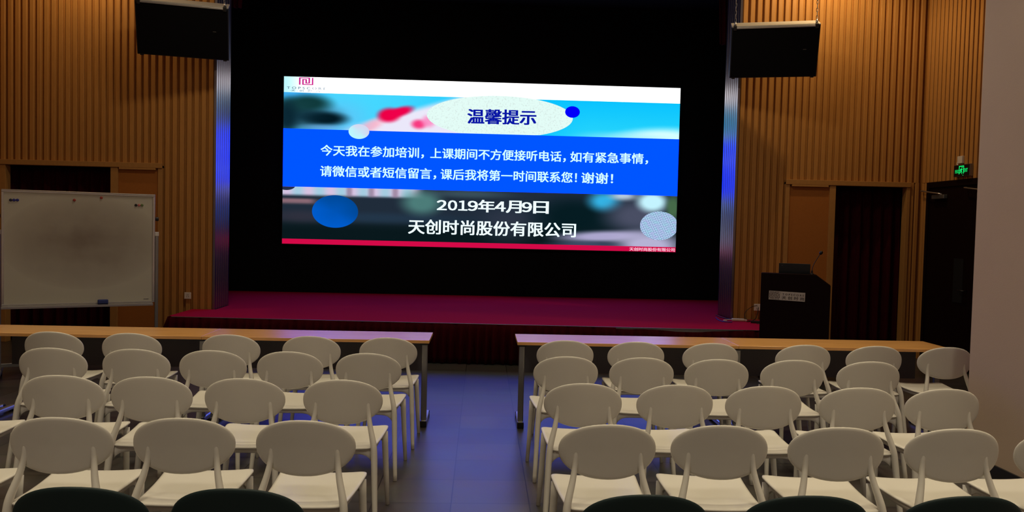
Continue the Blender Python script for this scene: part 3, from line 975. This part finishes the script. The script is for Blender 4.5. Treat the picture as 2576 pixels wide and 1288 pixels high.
# ------------------------------------------------------------------ oval-back chairs
def chair_meshes():
    parts = []
    # backrest: a curved oval shell
    bm = bmesh.new()
    a, b, zc = 0.223, 0.130, 0.700
    th = 0.015
    N = 56
    rads = [0.0, 0.3, 0.55, 0.75, 0.88, 0.95, 0.985, 1.0]
    def surf(u, v):
        x = a * u
        z = zc + b * v
        y = -0.22 + (0.83 - z) * 0.13 + 0.050 * u * u
        return Vector((x, y, z))
    def ring(r, side):
        t = th / 2
        if r > 0.9:
            t = th / 2 * math.sqrt(max(0.0, 1 - ((r - 0.9) / 0.1) ** 2))
        out = []
        for k in range(N):
            an = 2 * math.pi * k / N
            cu, cv = math.cos(an), math.sin(an)
            e = 2.0 / 2.15
            u = math.copysign(abs(cu) ** e, cu) * r
            v = math.copysign(abs(cv) ** e, cv) * r
            p = surf(u, v)
            out.append(bm.verts.new(p + Vector((0, side * t, 0))))
        return out
    rim = ring(1.0, 0)
    for side in (-1, 1):
        rs = [ring(r, side) for r in rads[1:-1]] + [rim]
        c = bm.verts.new(surf(0, 0) + Vector((0, side * th / 2, 0)))
        for k in range(N):
            bm.faces.new((c, rs[0][k], rs[0][(k + 1) % N]))
        for i in range(len(rs) - 1):
            for k in range(N):
                bm.faces.new((rs[i][k], rs[i][(k + 1) % N], rs[i + 1][(k + 1) % N], rs[i + 1][k]))
    parts.append(('backrest', bm))
    # seat outline (counter-clockwise), rounded trapezoid: front +y wide, rear narrower
    def outline(inset=0.0, n=8):
        corners = [(-0.215, 0.245, 0.045), (-0.185, -0.245, 0.05), (0.185, -0.245, 0.05), (0.215, 0.245, 0.045)]
        pts = []
        for i, (x, y, r) in enumerate(corners):
            p = Vector((x - math.copysign(inset, x), y - math.copysign(inset, y)))
            pr = Vector(corners[i - 1][:2])
            nx_ = Vector(corners[(i + 1) % 4][:2])
            pr = Vector((pr.x - math.copysign(inset, pr.x), pr.y - math.copysign(inset, pr.y)))
            nx_ = Vector((nx_.x - math.copysign(inset, nx_.x), nx_.y - math.copysign(inset, nx_.y)))
            r = max(0.012, r - inset)
            A = p + (pr - p).normalized() * r
            B = p + (nx_ - p).normalized() * r
            for k in range(n + 1):
                t = k / n
                q = A * (1 - t) ** 2 + p * 2 * t * (1 - t) + B * t * t
                pts.append((q, i))
            # subdivide the straight side
            r2 = max(0.012, corners[(i + 1) % 4][2] - inset)
            C = nx_ + (p - nx_).normalized() * r2
            for k in range(1, 10):
                pts.append((B + (C - B) * k / 10, -1))
        return [q for q, _ in pts]
    def seat_z(x, y):
        z = 0.452 + 0.20 * x * x * (1.0 + 1.2 * max(0, y + 0.05)) - 0.006 * math.cos((y - 0.02) * 9.0)
        if y > 0.17:
            z += (y - 0.17) * 0.02
        return z
    bm = bmesh.new()
    O = outline()
    n = len(O)
    scales = [0.18, 0.4, 0.62, 0.82, 0.94, 1.0]
    top, bot = [], []
    for s in scales:
        rt, rb = [], []
        for q in O:
            x, y = q.x * s, q.y * s
            drop = 0.004 if s == 1.0 else 0.0
            rt.append(bm.verts.new((x, y, seat_z(x, y) - drop)))
            rb.append(bm.verts.new((x, y, seat_z(x, y) - 0.016 + drop)))
        top.append(rt)
        bot.append(rb)
    for rings in (top, bot):
        c = bm.verts.new((0, 0, seat_z(0, 0) - (0 if rings is top else 0.016)))
        for k in range(n):
            bm.faces.new((c, rings[0][k], rings[0][(k + 1) % n]))
        for i in range(len(rings) - 1):
            for k in range(n):
                bm.faces.new((rings[i][k], rings[i][(k + 1) % n], rings[i + 1][(k + 1) % n], rings[i + 1][k]))
    for k in range(n):
        bm.faces.new((top[-1][k], top[-1][(k + 1) % n], bot[-1][(k + 1) % n], bot[-1][k]))
    parts.append(('seat', bm))
    # apron under the seat, arched between the legs
    bm = bmesh.new()
    crn = [(-0.192, 0.208), (-0.188, -0.234), (0.188, -0.234), (0.192, 0.208)]
    def walk(inset):
        c = [(x - math.copysign(inset, x), y - math.copysign(inset, y)) for x, y in crn]
        pts = []
        for q in range(4):
            a_, b_ = Vector(c[q]), Vector(c[(q + 1) % 4])
            for k in range(20):
                pts.append(a_ + (b_ - a_) * (k / 20))
        return pts
    O1, O2 = walk(-0.007), walk(0.011)
    R = [[], [], [], []]
    for q, p in zip(O1, O2):
        dc = min(math.hypot(q.x - c[0], q.y - c[1]) for c in crn)
        zt = seat_z(q.x, q.y) - 0.013
        zb = zt - 0.026 - 0.055 * math.exp(-((dc - 0.009) / 0.026)) if dc > 0.009 else zt - 0.081
        R[0].append(bm.verts.new((q.x, q.y, zt)))
        R[1].append(bm.verts.new((q.x, q.y, zb)))
        R[2].append(bm.verts.new((p.x, p.y, zb)))
        R[3].append(bm.verts.new((p.x, p.y, zt)))
    m_ = len(O1)
    for j in range(4):
        for k in range(m_):
            bm.faces.new((R[j][k], R[j][(k + 1) % m_], R[(j + 1) % 4][(k + 1) % m_], R[(j + 1) % 4][k]))
    parts.append(('seat_frame', bm))
    for s in (-1, 1):
        bm = bmesh.new()      # front leg
        tube(bm, [(s * 0.190, 0.212, 0.432), (s * 0.196, 0.198, 0.36), (s * 0.208, 0.176, 0.19), (s * 0.222, 0.155, 0.0)],
             [0.021, 0.019, 0.0165, 0.0125], 12, ry=[0.020, 0.018, 0.016, 0.0125])
        parts.append(('leg', bm))
    for s in (-1, 1):
        bm = bmesh.new()      # rear leg, running on upwards as the post that carries the backrest
        pts = smoothpath([(s * 0.214, -0.318, 0.0), (s * 0.201, -0.274, 0.22), (s * 0.192, -0.243, 0.39), (s * 0.187, -0.232, 0.455), (s * 0.178, -0.222, 0.50), (s * 0.160, -0.200, 0.57), (s * 0.149, -0.181, 0.635), (s * 0.143, -0.176, 0.70), (s * 0.141, -0.172, 0.745)], 4)
        rx, ry = [], []
        for p in pts:
            z = p.z
            r = 0.0130 + 0.0050 * min(1, z / 0.40) if z < 0.46 else 0.0180 - 0.0050 * min(1, (z - 0.46) / 0.16)
            if z > 0.69:
                r *= max(0.25, 1 - (z - 0.69) / 0.07)
            rx.append(r)
            ry.append(r * (1.12 if z < 0.46 else 1.12 - 0.14 * min(1, (z - 0.46) / 0.1)))
        tube(bm, pts, rx, 14, ry=ry)
        parts.append(('leg', bm))
    return parts

def make_chair(mat, label, group):
    t = thing('oval_back_chair', label, 'chair', (0, 0, 0), 0, group)
    for nm, bm in chair_meshes():
        obj(nm, bm, mat, t, smooth=True)
    return t

def copy_tree(o, parent=None):
    c = o.copy()
    COL.objects.link(c)
    if parent is not None:
        c.parent = parent
    for ch in list(o.children):
        copy_tree(ch, c)
    return c

ORD = ['first', 'second', 'third', 'fourth', 'fifth', 'sixth']
ROWS = [
    ('drawn up to the tables', 6.070, [-0.702, -1.29, -1.896, -2.645, -3.222, -4.08], [0.668, 1.226, 1.807, 2.544, 3.121, 3.689]),
    ('in second row from the tables', 5.322, [-0.742, -1.276, -1.793, -2.30, -2.841], [0.589, 1.121, 1.636, 2.169, 2.703]),
    ('in third row from the tables', 4.402, [-0.759, -1.304, -1.822, -2.306, -2.93], [0.598, 1.119, 1.637, 2.186, 2.684]),
    ('in white row nearest the green chairs', 3.488, [-0.761, -1.309, -1.832, -2.42], [0.586, 1.110, 1.650, 2.191, 2.70]),
]
GRP = 'white oval-back chairs in rows facing the stage'
white0 = make_chair('white_plastic', '', GRP)
first = True
rnd = random.Random(3)
for (rowtxt, by, left, right) in ROWS:
    for side, xs in (('left', left), ('right', right)):
        for i, x in enumerate(xs):
            c = white0 if first else copy_tree(white0)
            first = False
            c.location = (x, by + 0.22 + rnd.uniform(-0.012, 0.012), 0)
            c.rotation_euler = (0, 0, math.radians(rnd.uniform(-1.8, 1.8)))
            c['label'] = 'white oval-back chair %s, %s %s of the aisle' % (rowtxt, ORD[i], side)
GREEN = [(-0.79, 2.578, 'dark green oval-back chair nearest the aisle on its left'),
         (-1.304, 2.578, 'dark green oval-back chair in the bottom left corner'),
         (0.567, 2.560, 'dark green oval-back chair nearest the aisle on its right'),
         (1.122, 2.567, 'dark green oval-back chair in the middle of the three right of the aisle'),
         (1.672, 2.579, 'dark green oval-back chair in the bottom right corner')]
green0 = None
for (x, y, lab) in GREEN:
    if green0 is None:
        green0 = make_chair('teal_plastic', lab, 'dark green oval-back chairs in the nearest row')
        c = green0
    else:
        c = copy_tree(green0)
    c['label'] = lab
    c.location = (x, y + 0.22, 0)
    c.rotation_euler = (0, 0, math.radians(rnd.uniform(-1, 1)))

# ------------------------------------------------------------------ whiteboard on its stand
wb_ang = math.atan2(0.65, 1.26)
wb = thing('whiteboard', 'large smudged whiteboard on a grey steel stand at the left', 'whiteboard', (-4.84, 8.20, 0), wb_ang)
BW, BZ0, BZ1 = 1.42, 0.775, 1.955
bm = bmesh.new()
bx(bm, 0.02, BW - 0.02, 0.004, 0.022, 0, BZ1 - BZ0 - 0.02)
obj('writing_surface', bm, 'board', wb, loc=(0, 0, BZ0 + 0.01))
bm = bmesh.new()
bx(bm, 0, BW, -0.004, 0.030, BZ1 - 0.028, BZ1)
bx(bm, 0, BW, -0.010, 0.030, BZ1 - 0.012, BZ1 - 0.004)
bx(bm, 0, BW, -0.004, 0.030, BZ0, BZ0 + 0.014)
bx(bm, 0, 0.024, -0.004, 0.030, BZ0 + 0.014, BZ1 - 0.028)
bx(bm, BW - 0.024, BW, -0.004, 0.030, BZ0 + 0.014, BZ1 - 0.028)
obj('frame', bm, 'alu', wb, bevel=0.003)
bm = bmesh.new()
prism(bm, [(-0.07, BZ0 - 0.030), (0.028, BZ0 - 0.030), (0.028, BZ0 - 0.001), (-0.004, BZ0 - 0.001), (-0.004, BZ0 - 0.018), (-0.062, BZ0 - 0.018), (-0.062, BZ0 - 0.006), (-0.07, BZ0 - 0.006)], 'x', 0.0, BW - 0.02)
obj('pen_tray', bm, 'alu', wb, bevel=0.002)
for s, xx in ((-1, -0.022), (1, BW + 0.022)):
    bm = bmesh.new()
    bx(bm, xx - 0.017, xx + 0.017, 0.030, 0.062, 0.10, 1.52)
    po = obj('post', bm, 'steel', wb, bevel=0.004)
    bm = bmesh.new()
    bx(bm, xx - 0.022, xx + 0.022, -0.30, 0.38, 0.075, 0.115)
    ft = obj('foot', bm, 'steel', po, bevel=0.005)
    for yy in (-0.27, 0.35):
        bm = bmesh.new()
        lathe(bm, [(0.030, -0.011), (0.035, -0.007), (0.035, 0.007), (0.030, 0.011)], 14, Matrix.Translation((xx, yy, 0.035)) @ Matrix.Rotation(math.pi / 2, 4, 'Y'))
        bx(bm, xx - 0.016, xx + 0.016, yy - 0.01, yy + 0.01, 0.05, 0.076)
        obj('caster', bm, 'black_plastic', po)
    bm = bmesh.new()
    lathe(bm, [(0.019, 0.0), (0.022, 0.008), (0.022, 0.026), (0.018, 0.032)], 12, Matrix.Translation((xx - s * 0.014, 0.046, 1.687)) @ Matrix.Rotation(s * math.pi / 2, 4, 'Y'))
    obj('pivot_knob', bm, 'black_plastic', po, smooth=False)
    box('post_cap', xx - 0.02, xx + 0.02, 0.026, 0.066, 1.50, 1.545, 'white_abs', po, bevel=0.004)
bm = bmesh.new()
bx(bm, -0.03, BW + 0.03, 0.034, 0.060, 0.14, 0.18)
obj('crossbar', bm, 'steel', wb, bevel=0.004)
bm = bmesh.new()
bx(bm, 1.31, 1.36, 0.0025, 0.0042, 0.808, 0.816)
obj('maker_badge', bm, 'steel', wb)
WBM = Matrix.Translation((-4.84, 8.20, 0)) @ Matrix.Rotation(wb_ang, 4, 'Z')
def magnet(s, z, mat, label, grp=None):
    bm = bmesh.new()
    lathe(bm, [(0.0135, 0.0), (0.0145, 0.003), (0.0125, 0.007), (0.0090, 0.009)], 18, Matrix.Rotation(math.pi / 2, 4, 'X'))
    o = obj('magnet', bm, mat, smooth=False)
    o.location = WBM @ Vector((s, 0.0038, z))
    o.rotation_euler = (0, 0, wb_ang)
    tag(o, label, 'magnet', grp or 'round magnets on the whiteboard')
magnet(0.082, 1.846, 'm_navy', 'dark navy magnet, leftmost of the trio at upper left of whiteboard')
magnet(0.111, 1.847, 'm_blue', 'blue magnet in the middle of the upper left trio on whiteboard')
magnet(0.140, 1.848, 'm_blue', 'blue magnet, rightmost of the trio at upper left of whiteboard')
magnet(0.646, 1.866, 'm_red', 'dull red magnet near the top middle of whiteboard, left of its pair')
magnet(0.897, 1.900, 'm_red', 'red magnet close under the top frame, right of the whiteboard middle')
magnet(1.230, 1.832, 'm_black', 'black magnet in the trio at upper right of whiteboard')
magnet(1.260, 1.833, 'm_pink', 'pink magnet between the black and green ones on whiteboard')
magnet(1.290, 1.834, 'm_green', 'green magnet at the right end of upper right trio on whiteboard')
er = thing('board_eraser', 'blue whiteboard eraser standing on the pen tray', 'eraser', WBM @ Vector((0.914, -0.033, BZ0 - 0.0178)), wb_ang)
box('felt_pad', -0.048, 0.048, -0.022, 0.022, 0.0, 0.020, 'm_navy', er)
box('grip', -0.050, 0.050, -0.024, 0.024, 0.020, 0.062, 'blue_foam', er, bevel=0.008)

# ------------------------------------------------------------------ lectern with laptop and microphone
LX0, LX1, LYf, LZ = 3.231, 3.981, 9.05, 1.228
LROT = math.radians(-22)
def on_lectern(u, v, z):
    return (LX0 + u * math.cos(LROT) - v * math.sin(LROT), LYf + u * math.sin(LROT) + v * math.cos(LROT), z)
lect = thing('lectern', 'tall dark wooden lectern with a silver name plate beside the stage', 'lectern', (LX0, LYf, 0), LROT)
LW = LX1 - LX0
bm = bmesh.new()
prism(bm, [(0, 0.02), (LW, 0.02), (LW, 1.112), (0.590, LZ), (0, LZ)], 'y', 0.0, 0.16)
obj('front_panel', bm, 'lectern_wood', lect, bevel=0.004)
box('cabinet', 0.012, LW - 0.012, 0.161, 0.40, 0.02, 1.07, 'lectern_wood', lect, bevel=0.004)
box('desk_top', 0.0, LW, 0.161, 0.43, 1.0705, 1.094, 'lectern_wood', lect, bevel=0.004)
box('plinth', 0.02, LW - 0.02, 0.03, 0.39, 0.0, 0.0195, 'black_plastic', lect)
# name plate, a little crooked
plate = thing('name_plate', '', 'sign')
for k in list(plate.keys()):
    del plate[k]
plate.parent = lect
plate.location = (0.0934, -0.003, 1.028)
plate.rotation_euler = (0, math.radians(1.2), 0)
plate.scale = (0.392 / 0.426, 1, 1)
PW, PH = 0.426, 0.101
box('plate', 0, PW, 0.0, 0.003, -PH, 0, 'label_plate', plate)
bm = bmesh.new()
def S2(lines, x0, x1, z0, z1):
    strokes(bm, lines, x0, x1, z0, z1, 0.0055, 0.0055, -0.0002)
S2([[(0, 0), (1, 0), (1, 0.74), (0.25, 0.74), (0.25, 0.48), (0.72, 0.48), (0.72, 0.24), (0, 0.24), (0, 1), (1, 1)]], 0.010, 0.060, -0.074, -0.012)
S2([[(0.85, 0), (0, 0), (0, 1), (1, 1), (1, 0.3)], [(0.28, 0.26), (0.72, 0.26), (0.72, 0.74), (0.28, 0.74), (0.28, 0.26)]], 0.074, 0.126, -0.074, -0.012)
obj('emblem', bm, 'maroon_ink', plate)
lettering('plate_text', 'T O P S C O R E', 0.160, 0.412, -0.032, -0.032, 0.021, 'ink', plate, -0.0004, 0.012)
lettering('plate_text', '天 创 时 尚', 0.155, 0.414, -0.071, -0.071, 0.036, 'ink', plate, -0.0004, 0.012)
lettering('plate_text', '1998-2018', 0.012, 0.122, -0.089, -0.089, 0.011, 'maroon_ink', plate, -0.0004, 0.01)
lettering('plate_text', '®', 0.129, 0.138, -0.018, -0.018, 0.011, 'maroon_ink', plate, -0.0004, 0.0)

lap = thing('laptop', 'open black laptop on top of the lectern, lid towards the audience', 'laptop', on_lectern(0.359, 0.19, 1.0945), LROT)
box('base', -0.172, 0.172, 0.0, 0.235, 0.0, 0.020, 'black_plastic', lap, bevel=0.004)
bm = bmesh.new()
bx(bm, -0.172, 0.172, -0.004, 0.004, 0.0, 0.232, Matrix.Translation((0, 0.004, 0.018)) @ Matrix.Rotation(math.radians(6), 4, 'X'))
lid = obj('lid', bm, plain('dark_slate_lid', (0.010, 0.014, 0.018), 0.4), lap, bevel=0.003)
bm = bmesh.new()
bx(bm, -0.142, -0.132, -0.0055, -0.0042, 0.205, 0.209, Matrix.Translation((0, 0.004, 0.018)) @ Matrix.Rotation(math.radians(6), 4, 'X'))
obj('lid_badge', bm, 'steel', lid)

mic = thing('gooseneck_microphone', 'thin gooseneck microphone leaning right on top of the lectern', 'microphone', on_lectern(0.548, 0.08, LZ), 0)
bm = bmesh.new()
lathe(bm, [(0.026, 0.0), (0.026, 0.008), (0.012, 0.018), (0.010, 0.045), (0.006, 0.05)], 16)
obj('base', bm, 'black_plastic', mic, smooth=False)
bm = bmesh.new()
gp = smoothpath([(0, 0, 0.045), (0.012, 0.0, 0.10), (0.045, 0.0, 0.165), (0.088, 0.0, 0.235)], 6)
tube(bm, gp, 0.0042, 8)
obj('gooseneck', bm, 'black_plastic', mic, smooth=True)
bm = bmesh.new()
T = Matrix.Translation((0.086, 0, 0.230)) @ Matrix.Rotation(math.radians(30), 4, 'Y')
lathe(bm, [(0.008, 0.0), (0.015, 0.008), (0.019, 0.022), (0.017, 0.036), (0.008, 0.045)], 14, T)
obj('capsule', bm, 'black_plastic', mic, smooth=True)

# ------------------------------------------------------------------ sockets, power strip and leads
def socket(label, x, y, z, s=0.088):
    t = thing('wall_socket', label, 'socket', (x, y, z))
    box('face_plate', -s / 2, s / 2, -0.014, 0.0, -s / 2, s / 2, 'white_abs', t, bevel=0.004)
    bm = bmesh.new()
    for dx, dz in ((-0.008, 0.012), (0.008, 0.012), (-0.011, -0.012), (0.011, -0.012)):
        bx(bm, dx - 0.002, dx + 0.002, -0.0155, -0.0138, dz - 0.006, dz + 0.006)
    obj('slots', bm, 'black_plastic', t)
    return t
socket('white wall socket on the slats between whiteboard and stage', -3.925, WALL_Y, 0.668)
socket('white wall socket low on the slats just left of the lectern', 3.815, WALL_Y, 0.660, 0.095)

ps = thing('power_strip', 'white power strip lying on the stage carpet by the right pillar', 'power strip', (3.475, 10.56, 0.491), math.radians(-12))
box('body', -0.085, 0.085, -0.028, 0.028, 0.0, 0.036, 'white_abs', ps, bevel=0.012)
bm = bmesh.new()
for dx in (-0.05, 0.0, 0.05):
    bx(bm, dx - 0.012, dx - 0.008, -0.006, 0.006, 0.0355, 0.0368)
    bx(bm, dx + 0.008, dx + 0.012, -0.006, 0.006, 0.0355, 0.0368)
obj('outlets', bm, 'black_plastic', ps)
bm = bmesh.new()
tube(bm, smoothpath([(-0.085, 0, 0.018), (-0.14, 0.0, 0.012), (-0.185, -0.01, 0.008), (-0.19, -0.06, 0.007), (-0.15, -0.075, 0.007)]), 0.006, 8)
obj('lead', bm, 'white_abs', ps, smooth=True)
bm = bmesh.new()
prism(bm, [(0.085, -0.02), (0.115, -0.012), (0.115, 0.012), (0.085, 0.02)], 'z', 0.006, 0.028)
obj('strain_relief', bm, 'white_abs', ps)
def cable(label, pts, r, mat):
    bm = bmesh.new()
    tube(bm, smoothpath(pts), r, 8)
    o = obj('cable', bm, mat, smooth=True)
    tag(o, label, 'cable', 'loose leads on the stage floor')
    return o
CZf = 0.4915
cable('black cable curling from pillar foot to behind the power strip', [(3.37, 11.22, CZf + 0.006), (3.36, 11.0, CZf + 0.006), (3.39, 10.76, CZf + 0.007), (3.44, 10.69, CZf + 0.008), (3.52, 10.67, CZf + 0.007), (3.59, 10.67, CZf + 0.006)], 0.006, 'black_plastic')
cable('blue cable lying in front of the pillar left of the power strip', [(3.27, 10.88, CZf + 0.005), (3.23, 10.66, CZf + 0.005), (3.22, 10.50, CZf + 0.005), (3.25, 10.40, CZf + 0.005), (3.34, 10.38, CZf + 0.005)], 0.0055, 'blue_cable')
cable('black cable drooping from the wall socket down to the stage carpet', [(3.82, 10.765, 0.66), (3.79, 10.70, 0.60), (3.72, 10.58, 0.525), (3.62, 10.50, CZf + 0.007), (3.56, 10.46, CZf + 0.007)], 0.006, 'black_plastic')
cable('thin black cable looping high against the slats near the socket', [(3.80, 10.76, 0.69), (3.70, 10.72, 0.665), (3.62, 10.70, 0.60), (3.61, 10.68, 0.53), (3.64, 10.62, CZf + 0.006), (3.70, 10.55, CZf + 0.006)], 0.004, 'black_plastic')
cable('white cable rising from the carpet next to the lectern', [(3.655, 10.16, CZf + 0.007), (3.69, 10.20, 0.515), (3.74, 10.26, 0.560), (3.80, 10.28, 0.585), (3.86, 10.30, 0.59)], 0.0065, 'white_abs')
ad = thing('power_adapter', 'black adapter brick on the red carpet right of the power strip', 'adapter', (3.66, 10.36, CZf), math.radians(-20))
box('brick', -0.075, 0.075, -0.03, 0.03, 0.0, 0.032, 'black_plastic', ad, bevel=0.006)
bm = bmesh.new()
tube(bm, smoothpath([(0.075, 0, 0.016), (0.12, 0, 0.008), (0.14, -0.06, 0.007), (0.08, -0.10, 0.007), (0.0, -0.11, 0.007)]), 0.005, 8)
obj('lead', bm, 'black_plastic', ad, smooth=True)

# ------------------------------------------------------------------ exit sign and the box above it
MT['exit_green'] = glow('exit_green', lin((20, 235, 110)), 1.0)
MT['exit_face'] = plain('exit_sign_face', (0.004, 0.006, 0.005), 0.4)
ex = thing('exit_sign', 'green lit emergency exit sign above the dark double door', 'sign', (RX - 0.001, 9.805, 2.455))
box('housing', -0.045, 0.0, -0.168, 0.168, 0.0, 0.150, 'steel', ex, bevel=0.003)
face = thing('sign_face', '', 'x')
for k in list(face.keys()):
    del face[k]
face.parent = ex
face.location = (-0.046, 0, 0)
face.rotation_euler = (0, 0, math.radians(-90))   # local x runs towards the audience, local -y faces the room
box('backing', -0.160, 0.160, -0.002, 0.0005, 0.006, 0.144, 'exit_face', face)
bm = bmesh.new()
yq = -0.003
# doorway and running figure
bx(bm, -0.052, -0.040, yq, yq + 0.001, 0.030, 0.134)
bx(bm, 0.040, 0.052, yq, yq + 0.001, 0.034, 0.134)
bx(bm, -0.040, 0.040, yq, yq + 0.001, 0.122, 0.134)
obj('door_symbol', bm, 'exit_green', face)
bm = bmesh.new()
def limb(a, b, wd):
    a, b = Vector(a), Vector(b)
    d_ = (b - a).normalized()
    n_ = Vector((-d_.y, d_.x)) * wd / 2
    vs = [bm.verts.new((p.x, yq, p.y)) for p in (a + n_, b + n_, b - n_, a - n_)]
    bm.faces.new(vs)
limb((0.004, 0.098), (-0.006, 0.066), 0.024)
limb((-0.002, 0.096), (-0.026, 0.082), 0.009)
limb((-0.026, 0.084), (-0.028, 0.066), 0.008)
limb((0.006, 0.094), (0.026, 0.082), 0.009)
limb((-0.004, 0.070), (0.016, 0.050), 0.012)
limb((0.016, 0.052), (0.010, 0.030), 0.010)
limb((-0.008, 0.068), (-0.018, 0.048), 0.012)
limb((-0.017, 0.049), (-0.034, 0.046), 0.010)
ps_ = [bm.verts.new((0.014 + 0.009 * math.cos(k * math.pi / 6), yq, 0.111 + 0.009 * math.sin(k * math.pi / 6))) for k in range(12)]
bm.faces.new(ps_)
obj('runner_symbol', bm, 'exit_green', face)
lettering('sign_text', '安全出口', -0.132, -0.056, 0.068, 0.068, 0.046, 'exit_green', face, yq, 0.01)
lettering('sign_text', 'EXIT', 0.056, 0.130, 0.074, 0.074, 0.044, 'exit_green', face, yq, 0.02)
box('test_lamp', 0.032, 0.042, yq, yq + 0.001, 0.010, 0.018, 'exit_green', face)
jb = thing('junction_box', 'small white box on the slats right above the exit sign', 'junction box', (RX - 0.0005, 9.882, 2.625))
box('cover', -0.030, 0.0, -0.052, 0.052, 0.0, 0.092, 'white_abs', jb, bevel=0.003)
bm = bmesh.new()
tube(bm, smoothpath([(-0.012, 0.048, 0.03), (-0.014, 0.075, 0.015), (-0.014, 0.070, -0.012), (-0.014, 0.045, -0.0195)]), 0.006, 8)
obj('lead', bm, 'white_abs', jb, smooth=True)
